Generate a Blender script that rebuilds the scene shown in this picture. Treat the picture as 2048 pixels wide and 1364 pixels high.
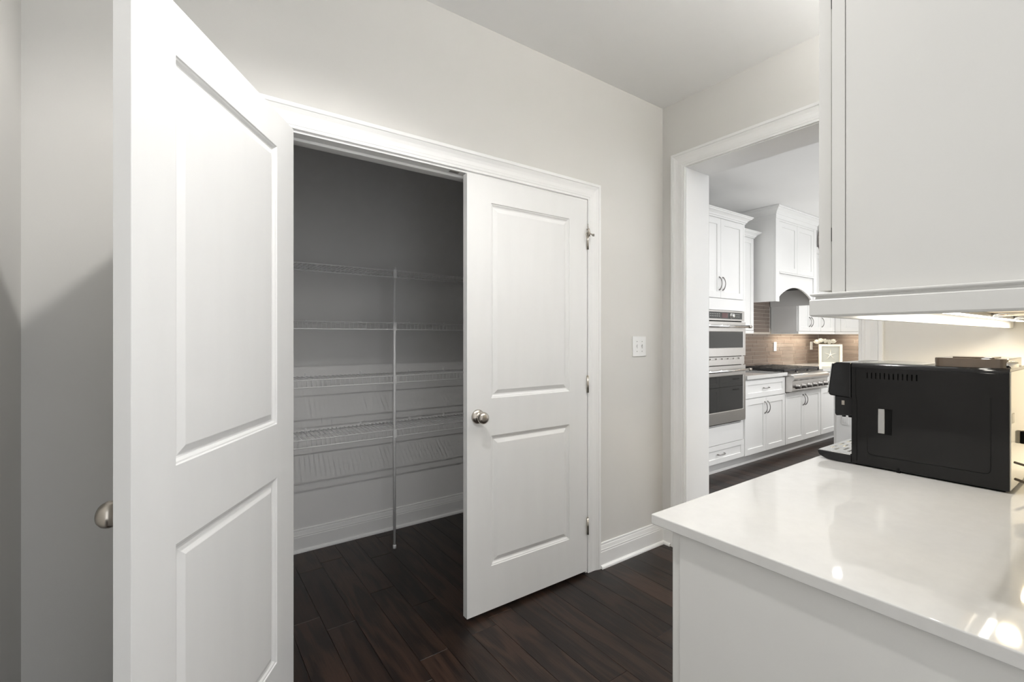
import bpy, bmesh, math, random
from mathutils import Vector, Matrix

for o in list(bpy.data.objects):
    bpy.data.objects.remove(o, do_unlink=True)
SC = bpy.context.scene
COL = SC.collection
PI = math.pi

# ---------------------------------------------------------------- camera, world, lights, exposure
cam = bpy.data.cameras.new('camera')
cam.sensor_width = 36.0
cam.lens = 927.0 / 2048.0 * 36.0
cam.shift_y = -7.5 / 2048.0
cam.clip_start = 0.02
camo = bpy.data.objects.new('camera', cam)
COL.objects.link(camo)
camo.location = (0, 0, 1.30)
camo.rotation_euler = (PI / 2, 0, -math.atan2(0.58118, 0.81378))
SC.camera = camo

SC.view_settings.view_transform = 'Standard'
SC.view_settings.look = 'None'
SC.view_settings.gamma = 1
SC.view_settings.use_curve_mapping = False
SC.view_settings.exposure = 0.42

W = bpy.data.worlds.new('world')
SC.world = W
W.use_nodes = True
bg = W.node_tree.nodes['Background']
bg.inputs['Color'].default_value = (0.97, 0.985, 1.0, 1)
bg.inputs['Strength'].default_value = 1.35

CEIL = 2.755
CAN_HALL = [(0.40, 0.95), (1.54, 0.86)]
CAN_HALL_W = (52.0, 14.0)
CAN_KITCHEN = [(5.0, 1.76), (3.6, 1.76), (6.45, 1.76), (5.0, 0.45), (6.45, 0.45)]
CAN_KITCHEN_W = (22.0, 22.0, 22.0, 130.0, 130.0)
PUCK_W = 1.8
FILL_STRIP_W = 20.0


def spot(name, loc, power, col, size=132, blend=0.5, radius=0.03):
    l = bpy.data.lights.new(name, 'SPOT')
    l.energy = power
    l.color = col
    l.spot_size = math.radians(size)
    l.spot_blend = blend
    l.shadow_soft_size = radius
    o = bpy.data.objects.new(name, l)
    o.location = loc
    COL.objects.link(o)
    return o


for i, (x, y) in enumerate(CAN_HALL):
    spot('hall_can_lamp', (x, y, CEIL - 0.012), CAN_HALL_W[i], (1.0, 0.98, 0.95))
for i, (x, y) in enumerate(CAN_KITCHEN):
    spot('kitchen_can_lamp', (x, y, CEIL - 0.012), CAN_KITCHEN_W[i], (1.0, 0.98, 0.955), 150, 1.0)

upl = bpy.data.lights.new('added_fill_strip_lamp', 'AREA')      # added fill strip on top of the hall wall cabinet, bouncing light off the ceiling
upl.shape = 'RECTANGLE'
upl.size, upl.size_y = 1.48, 0.03
upl.energy = FILL_STRIP_W
upl.color = (1.0, 0.99, 0.97)
up = bpy.data.objects.new('added_fill_strip_lamp', upl)
up.location = (1.67, 0.20, 2.490)
up.rotation_euler = (PI, 0, 0)
COL.objects.link(up)


# ---------------------------------------------------------------- materials
def new_mat(name):
    m = bpy.data.materials.new(name)
    m.use_nodes = True
    nt = m.node_tree
    b = nt.nodes['Principled BSDF']
    return m, nt, b


def lin(r, g, b):
    f = lambda c: (c / 255 / 12.92) if c / 255 <= 0.04045 else ((c / 255 + 0.055) / 1.055) ** 2.4
    return (f(r), f(g), f(b), 1)


def basic(name, col, rough=0.5, metal=0.0, var=0.03, nscale=12.0, bump=0.0, bscale=300.0, stretch=(1, 1, 1), spec=0.5, coat=0.0):
    m, nt, b = new_mat(name)
    N = nt.nodes
    L = nt.links
    tc = N.new('ShaderNodeTexCoord')
    mp = N.new('ShaderNodeMapping')
    mp.inputs['Scale'].default_value = stretch
    L.new(tc.outputs['Object'], mp.inputs['Vector'])
    nz = N.new('ShaderNodeTexNoise')
    nz.inputs['Scale'].default_value = nscale
    nz.inputs['Detail'].default_value = 4
    L.new(mp.outputs['Vector'], nz.inputs['Vector'])
    rp = N.new('ShaderNodeValToRGB')
    rp.color_ramp.elements[0].position = 0.3
    rp.color_ramp.elements[1].position = 0.7
    rp.color_ramp.elements[0].color = tuple(c * (1 - var) for c in col[:3]) + (1,)
    rp.color_ramp.elements[1].color = tuple(min(1, c * (1 + var)) for c in col[:3]) + (1,)
    L.new(nz.outputs['Fac'], rp.inputs['Fac'])
    L.new(rp.outputs['Color'], b.inputs['Base Color'])
    b.inputs['Roughness'].default_value = rough
    b.inputs['Metallic'].default_value = metal
    b.inputs['Specular IOR Level'].default_value = spec
    b.inputs['Coat Weight'].default_value = coat
    b.inputs['Coat Roughness'].default_value = 0.03
    if bump:
        n2 = N.new('ShaderNodeTexNoise')
        n2.inputs['Scale'].default_value = bscale
        n2.inputs['Detail'].default_value = 2
        L.new(mp.outputs['Vector'], n2.inputs['Vector'])
        bp = N.new('ShaderNodeBump')
        bp.inputs['Strength'].default_value = bump
        bp.inputs['Distance'].default_value = 0.001
        L.new(n2.outputs['Fac'], bp.inputs['Height'])
        L.new(bp.outputs['Normal'], b.inputs['Normal'])
    return m


M = {}
M['wall'] = basic('greige_wall_paint', (0.70, 0.688, 0.662, 1), 0.75, var=0.012, nscale=3, bump=0.12, bscale=220)
M['pantry'] = basic('pale_pantry_paint', (0.82, 0.815, 0.81, 1), 0.75, var=0.01, nscale=3, bump=0.12, bscale=220)
M['ceiling'] = basic('ceiling_paint', (0.90, 0.90, 0.895, 1), 0.85, var=0.01, nscale=3, bump=0.1, bscale=200)
M['trim'] = basic('white_trim_paint', (0.86, 0.86, 0.855, 1), 0.35, var=0.008, nscale=5)
M['door'] = basic('white_door_paint', (0.79, 0.79, 0.785, 1), 0.38, var=0.012, nscale=4, bump=0.06, bscale=120, stretch=(4, 4, 0.6))
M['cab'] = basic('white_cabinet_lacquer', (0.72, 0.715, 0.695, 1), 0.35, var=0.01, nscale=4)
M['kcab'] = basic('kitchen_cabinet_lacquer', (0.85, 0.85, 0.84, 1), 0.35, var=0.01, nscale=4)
M['quartz'] = basic('white_quartz', (0.66, 0.655, 0.64, 1), 0.04, var=0.02, nscale=40)
M['wire'] = basic('white_vinyl_wire', (0.88, 0.88, 0.88, 1), 0.35, var=0.01)
M['nickel'] = basic('satin_nickel', (0.50, 0.46, 0.41, 1), 0.27, 1.0, var=0.04, nscale=60)
M['pull'] = basic('brushed_dark_nickel', (0.30, 0.29, 0.28, 1), 0.35, 1.0, var=0.05, nscale=60)
M['steel'] = basic('brushed_stainless', (0.62, 0.60, 0.58, 1), 0.28, 1.0, var=0.06, nscale=30, stretch=(1, 1, 40), bump=0.05, bscale=60)
M['chrome'] = basic('chrome', (0.75, 0.75, 0.74, 1), 0.12, 1.0, var=0.02)
M['glassblack'] = basic('dark_oven_glass', (0.018, 0.018, 0.018, 1), 0.04, var=0.1, spec=0.8)
M['panelgrey'] = basic('dark_grey_control_glass', (0.05, 0.052, 0.05, 1), 0.12, var=0.05)
M['black'] = basic('glossy_black_plastic', (0.010, 0.010, 0.0105, 1), 0.09, var=0.06, nscale=25, spec=0.4)
M['blackside'] = basic('black_side_plastic', (0.010, 0.0098, 0.0098, 1), 0.09, var=0.06, nscale=14, spec=0.28)
M['blackmatte'] = basic('matte_black', (0.006, 0.006, 0.006, 1), 0.6, var=0.1, spec=0.1)
M['iron'] = basic('cast_iron', (0.028, 0.027, 0.028, 1), 0.5, var=0.2, nscale=40, bump=0.3)
M['greyplastic'] = basic('silver_grey_plastic', (0.42, 0.42, 0.41, 1), 0.3, 0.5, var=0.03)
M['backpanel'] = basic('back_painted_reflection', (0.50, 0.48, 0.43, 1), 0.12, var=0.03, coat=0.5)  # pale colour stands in for the lit wall mirrored in glossy black
M['smoke'] = basic('smoked_lid_plastic', (0.10, 0.075, 0.055, 1), 0.06, var=0.1, coat=0.6)
M['plate'] = basic('white_plate_plastic', (0.84, 0.84, 0.83, 1), 0.3, var=0.005)
M['platedark'] = basic('shadowed_slot_plastic', (0.35, 0.35, 0.34, 1), 0.5, var=0.02)
M['grout'] = basic('warm_grout', (0.66, 0.60, 0.52, 1), 0.8, var=0.05, bump=0.3)
M['cord'] = basic('dark_brown_cord', (0.05, 0.035, 0.02, 1), 0.5, var=0.1)
M['petal'] = basic('white_petal', (0.86, 0.85, 0.78, 1), 0.6, var=0.03)
M['leaf'] = basic('dark_green_leaf', (0.05, 0.07, 0.03, 1), 0.5, var=0.2)
M['frame'] = basic('whitewashed_frame_wood', (0.80, 0.77, 0.68, 1), 0.5, var=0.05, nscale=30)
M['mat'] = basic('pale_grey_picture_mat', (0.40, 0.41, 0.38, 1), 0.2, var=0.03)
M['star'] = basic('white_starfish', (0.82, 0.80, 0.75, 1), 0.6, var=0.04, bump=0.4)
M['rubber'] = basic('grey_rubber', (0.30, 0.28, 0.26, 1), 0.6, var=0.05)
M['display'] = basic('dim_red_display', (0.12, 0.06, 0.06, 1), 0.15, var=0.05)
M['label'] = basic('pale_reflection_patch', (0.60, 0.58, 0.52, 1), 0.4, var=0.02)  # for a faint reflection painted on the machine's back


def wood_mat():
    m, nt, b = new_mat('espresso_plank_wood')
    N = nt.nodes
    L = nt.links
    tc = N.new('ShaderNodeTexCoord')
    oi = N.new('ShaderNodeObjectInfo')
    ad = N.new('ShaderNodeVectorMath')
    ad.operation = 'ADD'
    sc = N.new('ShaderNodeVectorMath')
    sc.operation = 'SCALE'
    cmb = N.new('ShaderNodeCombineXYZ')
    for k in range(3):
        L.new(oi.outputs['Random'], cmb.inputs[k])
    sc.inputs['Scale'].default_value = 37.0
    L.new(cmb.outputs[0], sc.inputs[0])
    L.new(tc.outputs['Object'], ad.inputs[0])
    L.new(sc.outputs[0], ad.inputs[1])
    mp = N.new('ShaderNodeMapping')
    mp.inputs['Scale'].default_value = (1.0, 0.16, 1.0)
    L.new(ad.outputs[0], mp.inputs['Vector'])
    n1 = N.new('ShaderNodeTexNoise')
    n1.inputs['Scale'].default_value = 9
    n1.inputs['Detail'].default_value = 3
    n1.inputs['Distortion'].default_value = 0.5
    L.new(mp.outputs[0], n1.inputs['Vector'])
    # growth rings: repeated contour lines of the stretched noise
    mul = N.new('ShaderNodeMath')
    mul.operation = 'MULTIPLY'
    mul.inputs[1].default_value = 26.0
    L.new(n1.outputs['Fac'], mul.inputs[0])
    sn = N.new('ShaderNodeMath')
    sn.operation = 'SINE'
    L.new(mul.outputs[0], sn.inputs[0])
    mp2 = N.new('ShaderNodeMapping')
    mp2.inputs['Scale'].default_value = (1.0, 0.03, 1.0)
    L.new(ad.outputs[0], mp2.inputs['Vector'])
    n2 = N.new('ShaderNodeTexNoise')
    n2.inputs['Scale'].default_value = 260
    n2.inputs['Detail'].default_value = 2
    L.new(mp2.outputs[0], n2.inputs['Vector'])
    mx = N.new('ShaderNodeMath')
    mx.operation = 'MULTIPLY_ADD'
    mx.inputs[1].default_value = 0.30
    L.new(sn.outputs[0], mx.inputs[0])
    L.new(n2.outputs['Fac'], mx.inputs[2])
    rp = N.new('ShaderNodeValToRGB')
    rp.color_ramp.elements[0].position = 0.2
    rp.color_ramp.elements[0].color = (0.0075, 0.0042, 0.0030, 1)
    rp.color_ramp.elements[1].position = 0.85
    rp.color_ramp.elements[1].color = (0.030, 0.0160, 0.0105, 1)
    L.new(mx.outputs[0], rp.inputs['Fac'])
    hv = N.new('ShaderNodeHueSaturation')
    mr = N.new('ShaderNodeMapRange')
    mr.inputs['To Min'].default_value = 0.65
    mr.inputs['To Max'].default_value = 1.45
    L.new(oi.outputs['Random'], mr.inputs['Value'])
    L.new(mr.outputs[0], hv.inputs['Value'])
    L.new(rp.outputs['Color'], hv.inputs['Color'])
    L.new(hv.outputs['Color'], b.inputs['Base Color'])
    b.inputs['Roughness'].default_value = 0.34
    b.inputs['Specular IOR Level'].default_value = 0.35
    bp = N.new('ShaderNodeBump')
    bp.inputs['Strength'].default_value = 0.25
    bp.inputs['Distance'].default_value = 0.001
    L.new(mx.outputs[0], bp.inputs['Height'])
    L.new(bp.outputs['Normal'], b.inputs['Normal'])
    return m


def tile_mat():
    m, nt, b = new_mat('taupe_glass_tile')
    N = nt.nodes
    L = nt.links
    oi = N.new('ShaderNodeObjectInfo')
    rp = N.new('ShaderNodeValToRGB')
    rp.color_ramp.elements[0].color = lin(122, 109, 100)
    rp.color_ramp.elements[1].color = lin(137, 123, 113)
    L.new(oi.outputs['Random'], rp.inputs['Fac'])
    tc = N.new('ShaderNodeTexCoord')
    nz = N.new('ShaderNodeTexNoise')
    nz.inputs['Scale'].default_value = 18
    L.new(tc.outputs['Object'], nz.inputs['Vector'])
    bp = N.new('ShaderNodeBump')
    bp.inputs['Strength'].default_value = 0.12
    bp.inputs['Distance'].default_value = 0.004
    L.new(nz.outputs['Fac'], bp.inputs['Height'])
    L.new(bp.outputs['Normal'], b.inputs['Normal'])
    L.new(rp.outputs['Color'], b.inputs['Base Color'])
    b.inputs['Roughness'].default_value = 0.12
    return m


def emit_mat(name, col, s):
    m, nt, b = new_mat(name)
    b.inputs['Base Color'].default_value = (0.9, 0.9, 0.88, 1)
    b.inputs['Emission Color'].default_value = col
    b.inputs['Emission Strength'].default_value = s
    nz = nt.nodes.new('ShaderNodeTexNoise')
    nz.inputs['Scale'].default_value = 5
    mr = nt.nodes.new('ShaderNodeMapRange')
    mr.inputs['To Min'].default_value = 0.4
    mr.inputs['To Max'].default_value = 0.5
    nt.links.new(nz.outputs['Fac'], mr.inputs['Value'])
    nt.links.new(mr.outputs[0], b.inputs['Roughness'])
    return m


M['wood'] = wood_mat()
M['tile'] = tile_mat()
M['lens'] = emit_mat('lit_lamp_lens', (1, 0.97, 0.93, 1), 45)
M['striplens'] = emit_mat('lit_strip_diffuser', (1, 0.96, 0.88, 1), 5)
M['warmlens'] = emit_mat('lit_warm_lens', (1, 0.84, 0.55, 1), 14)


# ---------------------------------------------------------------- mesh helpers
class MB:
    def __init__(self):
        self.v = []
        self.f = []
        self.smooth = []

    def add(self, vs, fs, smooth=False):
        n = len(self.v)
        self.v += [tuple(p) for p in vs]
        self.f += [tuple(i + n for i in f) for f in fs]
        self.smooth += [smooth] * len(fs)
        return self

    def box(self, x0, x1, y0, y1, z0, z1):
        vs = [(x, y, z) for x in (x0, x1) for y in (y0, y1) for z in (z0, z1)]
        return self.add(vs, [(0, 1, 3, 2), (4, 6, 7, 5), (0, 4, 5, 1), (2, 3, 7, 6), (0, 2, 6, 4), (1, 5, 7, 3)])

    def prism(self, poly, a0, a1, axis='x', smooth=False):
        """poly: list of 2D points in the two other axes (cyclic order of xyz without axis)."""
        n = len(poly)

        def mk(p, a):
            if axis == 'x':
                return (a, p[0], p[1])
            if axis == 'y':
                return (p[0], a, p[1])
            return (p[0], p[1], a)
        vs = [mk(p, a0) for p in poly] + [mk(p, a1) for p in poly]
        self.add(vs, [tuple(range(n)), tuple(range(2 * n - 1, n - 1, -1))])
        self.f_side(n, len(self.v) - 2 * n, smooth)
        return self

    def f_side(self, n, base, smooth):
        for i in range(n):
            j = (i + 1) % n
            self.f.append((base + i, base + j, base + n + j, base + n + i))
            self.smooth.append(smooth)

    def tube(self, path, r, seg=8, cap=True, closed=False):
        P = [Vector(p) for p in path]
        n = len(P)
        rr = r if isinstance(r, (list, tuple)) else [r] * n
        vs = []
        up = None
        for i in range(n):
            if closed:
                d = (P[(i + 1) % n] - P[i - 1]).normalized()
            else:
                d = (P[min(i + 1, n - 1)] - P[max(i - 1, 0)]).normalized()
            if up is None:
                up = Vector((0, 0, 1)) if abs(d.z) < 0.9 else Vector((1, 0, 0))
            s = d.cross(up)
            if s.length < 1e-5:
                s = d.cross(Vector((0, 1, 0)))
            s.normalize()
            u2 = s.cross(d).normalized()
            up = u2
            for k in range(seg):
                a = 2 * PI * k / seg
                vs.append(P[i] + (s * math.cos(a) + u2 * math.sin(a)) * rr[i])
        fs = []
        m = n if closed else n - 1
        for i in range(m):
            for k in range(seg):
                k2 = (k + 1) % seg
                i2 = (i + 1) % n
                fs.append((i * seg + k, i * seg + k2, i2 * seg + k2, i2 * seg + k))
        self.add(vs, fs, True)
        if cap and not closed:
            b = len(self.v) - len(vs)
            self.f.append(tuple(b + k for k in range(seg)))
            self.f.append(tuple(b + (n - 1) * seg + k for k in range(seg)))
            self.smooth += [False, False]
        return self

    def lathe(self, prof, center=(0, 0, 0), axis='z', seg=24):
        """prof: (radius, height along axis)."""
        vs = []
        c = Vector(center)
        for r, h in prof:
            for k in range(seg):
                a = 2 * PI * k / seg
                p, q = r * math.cos(a), r * math.sin(a)
                if axis == 'z':
                    vs.append(c + Vector((p, q, h)))
                elif axis == 'y':
                    vs.append(c + Vector((p, h, q)))
                else:
                    vs.append(c + Vector((h, p, q)))
        fs = []
        for i in range(len(prof) - 1):
            for k in range(seg):
                k2 = (k + 1) % seg
                fs.append((i * seg + k, i * seg + k2, (i + 1) * seg + k2, (i + 1) * seg + k))
        self.add(vs, fs, True)
        b = len(self.v) - len(vs)
        self.f.append(tuple(b + k for k in range(seg)))
        self.f.append(tuple(b + (len(prof) - 1) * seg + k for k in range(seg)))
        self.smooth += [False, False]
        return self

    def sweep(self, path, prof, fn, smooth=False, closed_prof=True):
        """2D path with mitred corners; prof: (offset to the left-hand normal, rise); fn(a, b, rise) -> xyz."""
        n = len(path)
        vs = []
        for i in range(n):
            p = Vector(path[i])
            dirs = []
            if i > 0:
                dirs.append((p - Vector(path[i - 1])).normalized())
            if i < n - 1:
                dirs.append((Vector(path[i + 1]) - p).normalized())
            ns = [Vector((-d.y, d.x)) for d in dirs]
            if len(ns) == 2:
                m = (ns[0] + ns[1]).normalized()
                m = m / max(0.2, m.dot(ns[0]))
            else:
                m = ns[0]
            for off, rise in prof:
                q = p + m * off
                vs.append(fn(q.x, q.y, rise))
        k = len(prof)
        fs = []
        for i in range(n - 1):
            for j in range(k if closed_prof else k - 1):
                j2 = (j + 1) % k
                fs.append((i * k + j, i * k + j2, (i + 1) * k + j2, (i + 1) * k + j))
        fs.append(tuple(range(k)))
        fs.append(tuple((n - 1) * k + j for j in range(k - 1, -1, -1)))
        return self.add(vs, fs, smooth)

    def panels(self, O, U, V, N, w, h, t, rects, prof, back=None):
        """slab w x h x t; front at O with outward normal N; rects (u0,u1,v0,v1) sunk with prof [(inset, depth)]."""
        O, U, V, N = Vector(O), Vector(U), Vector(V), Vector(N)
        P = lambda u, v, d: O + U * u + V * v - N * d
        us = sorted(set([0, w] + [r[0] for r in rects] + [r[1] for r in rects]))
        vv = sorted(set([0, h] + [r[2] for r in rects] + [r[3] for r in rects]))

        def face(depth_of, flip, pr):
            for i in range(len(us) - 1):
                for j in range(len(vv) - 1):
                    cu, cv = (us[i] + us[i + 1]) / 2, (vv[j] + vv[j + 1]) / 2
                    if any(r[0] < cu < r[1] and r[2] < cv < r[3] for r in rects):
                        continue
                    self.add([P(us[i], vv[j], depth_of(0)), P(us[i + 1], vv[j], depth_of(0)), P(us[i + 1], vv[j + 1], depth_of(0)), P(us[i], vv[j + 1], depth_of(0))],
                             [(0, 1, 2, 3) if not flip else (3, 2, 1, 0)])
            for r in rects:
                rings = [(0, 0)] + list(pr)
                loops = []
                for ins, d in rings:
                    loops.append([P(r[0] + ins, r[2] + ins, depth_of(d)), P(r[1] - ins, r[2] + ins, depth_of(d)), P(r[1] - ins, r[3] - ins, depth_of(d)), P(r[0] + ins, r[3] - ins, depth_of(d))])
                vs = [p for l in loops for p in l]
                fs = []
                for a in range(len(loops) - 1):
                    for k in range(4):
                        k2 = (k + 1) % 4
                        q = (a * 4 + k, a * 4 + k2, (a + 1) * 4 + k2, (a + 1) * 4 + k)
                        fs.append(q if not flip else q[::-1])
                b = (len(loops) - 1) * 4
                fs.append((b, b + 1, b + 2, b + 3) if not flip else (b + 3, b + 2, b + 1, b))
                self.add(vs, fs)
        face(lambda d: d, False, prof)
        if back:
            face(lambda d: t - d, True, back)
        ring = [(u, 0) for u in us[:-1]] + [(w, v) for v in vv[:-1]] + [(u, h) for u in us[:0:-1]] + [(0, v) for v in vv[:0:-1]]
        if not back:
            self.add([P(u, v, t) for u, v in ring], [tuple(range(len(ring) - 1, -1, -1))])
        n = len(ring)
        self.add([P(u, v, 0) for u, v in ring] + [P(u, v, t) for u, v in ring], [(k, n + k, n + (k + 1) % n, (k + 1) % n) for k in range(n)])
        return self

    def mesh(self, name, fix=True):
        me = bpy.data.meshes.new(name)
        me.from_pydata(self.v, [], self.f)
        bm = bmesh.new()
        bm.from_mesh(me)
        for f, s in zip(bm.faces, self.smooth):
            f.smooth = s
        bmesh.ops.remove_doubles(bm, verts=bm.verts, dist=1e-6)
        if fix:
            bmesh.ops.recalc_face_normals(bm, faces=bm.faces)
        bm.to_mesh(me)
        bm.free()
        return me

    def build(self, name, mat, parent=None, bevel=0.0, fix=True, seg=2):
        o = bpy.data.objects.new(name, self.mesh(name, fix))
        o.data.materials.append(M[mat])
        COL.objects.link(o)
        if parent is not None:
            o.parent = parent
        if bevel:
            b = o.modifiers.new('bevel', 'BEVEL')
            b.width = bevel
            b.segments = seg
            b.limit_method = 'ANGLE'
            b.angle_limit = math.radians(40)
        return o


def tag(o, label, cat, group=None, kind=None):
    o['label'] = label
    o['category'] = cat
    if group:
        o['group'] = group
    if kind:
        o['kind'] = kind
    return o


def thing(name, label, cat, loc=(0, 0, 0), rz=0.0, group=None, kind=None):
    o = bpy.data.objects.new(name, None)
    o.empty_display_size = 0.05
    COL.objects.link(o)
    o.location = loc
    o.rotation_euler = (0, 0, rz)
    return tag(o, label, cat, group, kind)


def rbox(x0, x1, y0, y1, z0, z1):
    return MB().box(x0, x1, y0, y1, z0, z1)


# ---------------------------------------------------------------- room shell
XL = -0.3625        # left wall face
YP = 1.845          # pantry wall face
YPI = 1.965         # pantry wall inner face
YB = 3.04           # back wall of pantry and kitchen
XO, XK = 2.4965, 2.739   # wall with the kitchen opening
XE = 7.90           # far end of the kitchen
OY0, OY1, OZ = 0.7938, 1.6745, 2.33   # clear kitchen opening
DX0, DX1, DZ = 0.298, 1.815, 2.050    # clear pantry opening

# floor with planks
fl = rbox(XL - 0.12, XE + 0.12, -1.2, YB + 0.12, -0.08, -0.019).build('floor', 'wood')
tag(fl, 'dark espresso hardwood plank floor', 'floor', kind='structure')
rest = MB()
rest.box(XK, XE, -1.2, 1.25, -0.019, -0.0015)
rest.build('plank_field', 'wood', fl)


def plank_mesh(L):
    g, c = 0.0004, 0.0012
    w = 0.127
    mb = MB()
    a = [(g, g), (w - g, g), (w - g, L - g), (g, L - g)]
    b = [(g + c, g + c), (w - g - c, g + c), (w - g - c, L - g - c), (g + c, L - g - c)]
    vs = [(x, y, -0.0185) for x, y in a] + [(x, y, -c * 0.8) for x, y in a] + [(x, y, 0) for x, y in b]
    fs = [(3, 2, 1, 0), (8, 9, 10, 11)]
    for k in range(4):
        k2 = (k + 1) % 4
        fs += [(k, k2, 4 + k2, 4 + k), (4 + k, 4 + k2, 8 + k2, 8 + k)]
    mb.add(vs, fs)
    me = mb.mesh('plank')
    me.materials.append(M['wood'])
    return me


PL = {}
rnd = random.Random(11)


def lay(x0, x1, y0, y1):
    x = x0
    while x < x1 - 0.02:
        y = y0 - round(rnd.uniform(0, 0.9), 2)
        while y < y1 - 0.02:
            L = rnd.choice([0.6, 0.9, 1.05, 1.2])
            e = min(y + L, y1)
            s = max(y, y0)
            Lr = round(e - s, 3)
            if Lr > 0.03:
                if Lr not in PL:
                    PL[Lr] = plank_mesh(Lr)
                o = bpy.data.objects.new('plank', PL[Lr])
                o.location = (x, s, 0)
                o.parent = fl
                COL.objects.link(o)
            y += L
        x += 0.127


lay(XL, XL + 0.127 * 24.0, -1.2, YB)
lay(XL + 0.127 * 25, XE, 1.25, 2.50)

# ceiling
tag(MB().box(XL - 0.12, 2.62, -1.0, YB + 0.12, CEIL, CEIL + 0.1).box(2.62, XE + 0.12, -0.2, YB + 0.12, CEIL, CEIL + 0.1).build('ceiling', 'ceiling'), 'smooth white painted ceiling', 'ceiling', kind='structure')

# walls
tag(rbox(XL - 0.12, XL, -2.2, YPI, 0, CEIL).build('wall_left', 'wall'), 'greige painted wall at the far left behind the open door', 'wall', kind='structure')
w = MB().box(XL, 0.280, YP, YPI, 0, CEIL).box(0.280, 1.833, YP, YPI, 2.068, CEIL).box(1.833, XO, YP, YPI, 0, CEIL)
tag(w.build('wall_pantry', 'wall'), 'greige painted wall around the white double pantry doors', 'wall', kind='structure')
w = MB().box(XO, XK, YP - 0.1525, YB, 0, CEIL).box(XO, XK, OY0 - 0.018, OY1 + 0.018, OZ + 0.018, CEIL).box(XO, XK, -0.02, OY0 - 0.018, 0, CEIL)
tag(w.build('wall_right', 'wall'), 'greige painted wall holding the cased kitchen opening', 'wall', kind='structure')
tag(rbox(0.83, XK, -0.14, -0.02, 0, CEIL).build('wall_front', 'wall'), 'greige wall carrying the hall cabinets', 'wall', kind='structure')
tag(MB().box(XL - 0.12, XO + 0.12, YB, YB + 0.12, 0, CEIL).box(XL - 0.12, XL, YPI, YB, 0, CEIL).build('wall_back', 'pantry'), 'pale painted rear wall inside the pantry', 'wall', kind='structure')
tag(rbox(XO + 0.12, XE + 0.12, YB, YB + 0.12, 0, CEIL).build('wall_kitchen_back', 'wall'), 'greige rear wall of the kitchen above the tiles', 'wall', kind='structure')
tag(rbox(XE, XE + 0.12, -0.2, YB, 0, CEIL).build('wall_kitchen_end', 'wall'), 'greige far end wall of the kitchen', 'wall', kind='structure')

# casings
CAS = [(0.0, 0.0), (0.0, 0.008), (0.002, 0.010), (0.011, 0.0105), (0.0125, 0.0085), (0.014, 0.0105), (0.024, 0.0115), (0.0255, 0.009),
       (0.028, 0.010), (0.045, 0.0105), (0.058, 0.0125), (0.070, 0.0165), (0.0735, 0.0175), (0.0750, 0.0155), (0.0765, 0.0185), (0.079, 0.0195), (0.090, 0.0195), (0.092, 0.018), (0.092, 0.0)]


def casing(name, a0, a1, top, fn, label):
    path = [(a1, 0.0), (a1, top), (a0, top), (a0, 0.0)]
    prof = [(-o, r) for o, r in CAS]
    mb = MB().sweep(path, prof, fn)
    o = mb.build(name, 'trim')
    return tag(o, label, 'trim', kind='structure')


c1 = casing('trim_1', DX0 - 0.008, DX1 + 0.012, DZ + 0.010, lambda a, b, r: (a, YP - r, b), 'white moulded casing around the double pantry doorway')
j = MB()
j.box(DX0 - 0.018, DX0, YP - 0.001, YPI + 0.001, 0, DZ + 0.018).box(DX1, DX1 + 0.018, YP - 0.001, YPI + 0.001, 0, DZ + 0.018).box(DX0, DX1, YP - 0.001, YPI + 0.001, DZ, DZ + 0.018)
j.build('jamb', 'trim', c1, 0.0015)
j = MB()
j.box(DX0, DX0 + 0.012, 1.886, 1.922, 0, DZ).box(DX1 - 0.012, DX1, 1.886, 1.922, 0, DZ).box(DX0 + 0.012, DX1 - 0.012, 1.886, 1.922, DZ - 0.012, DZ)
j.build('door_stop', 'trim', c1, 0.003)
rbox(0.985, 1.030, 1.852, 1.872, DZ - 0.003, DZ + 0.001).build('catch_plate', 'pull', c1, 0.001)

c2 = casing('trim_2', OY0 + 0.0, OY1 + 0.006, OZ + 0.006, lambda a, b, r: (XO - r, a, b), 'white moulded casing around the opening into the kitchen')
j = MB()
j.box(XO - 0.001, XK + 0.001, OY1, OY1 + 0.018, 0, OZ + 0.018).box(XO - 0.001, XK + 0.001, OY0 - 0.018, OY0, 0, OZ + 0.018).box(XO - 0.001, XK + 0.001, OY0, OY1, OZ, OZ + 0.018)
j.build('jamb', 'trim', c2, 0.0015)

# baseboards (profile: offset out from the wall, height)
BASE = [(0, 0), (0.016, 0), (0.016, 0.089), (0.0145, 0.092), (0.0145, 0.100), (0.013, 0.103), (0.009, 0.122), (0.0075, 0.124), (0.0075, 0.133), (0.006, 0.136), (0, 0.136)]
SHOE = [(0.016, 0.0), (0.030, 0.0), (0.0295, 0.006), (0.027, 0.012), (0.022, 0.0165), (0.016, 0.018)]


def base(name, path, label):
    fn = lambda a, b, r: (a, b, r)
    o = MB().sweep(path, BASE, fn).build(name, 'trim')
    MB().sweep(path, SHOE, fn).build('shoe_moulding', 'trim', o)
    return tag(o, label, 'baseboard', kind='structure')


base('baseboard_right', [(XO, OY1 + 0.099), (XO, YP), (DX1 + 0.104, YP)], 'white stepped baseboard between pantry doors and kitchen opening')
base('baseboard_left', [(DX0 - 0.101, YP), (XL, YP), (XL, -0.5)], 'white stepped baseboard along the left wall')
base('baseboard_pantry', [(XO, YPI + 0.002), (XO, YB), (XL, YB), (XL, YPI + 0.002)], 'white stepped baseboard inside the pantry below the wire shelves')

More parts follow.
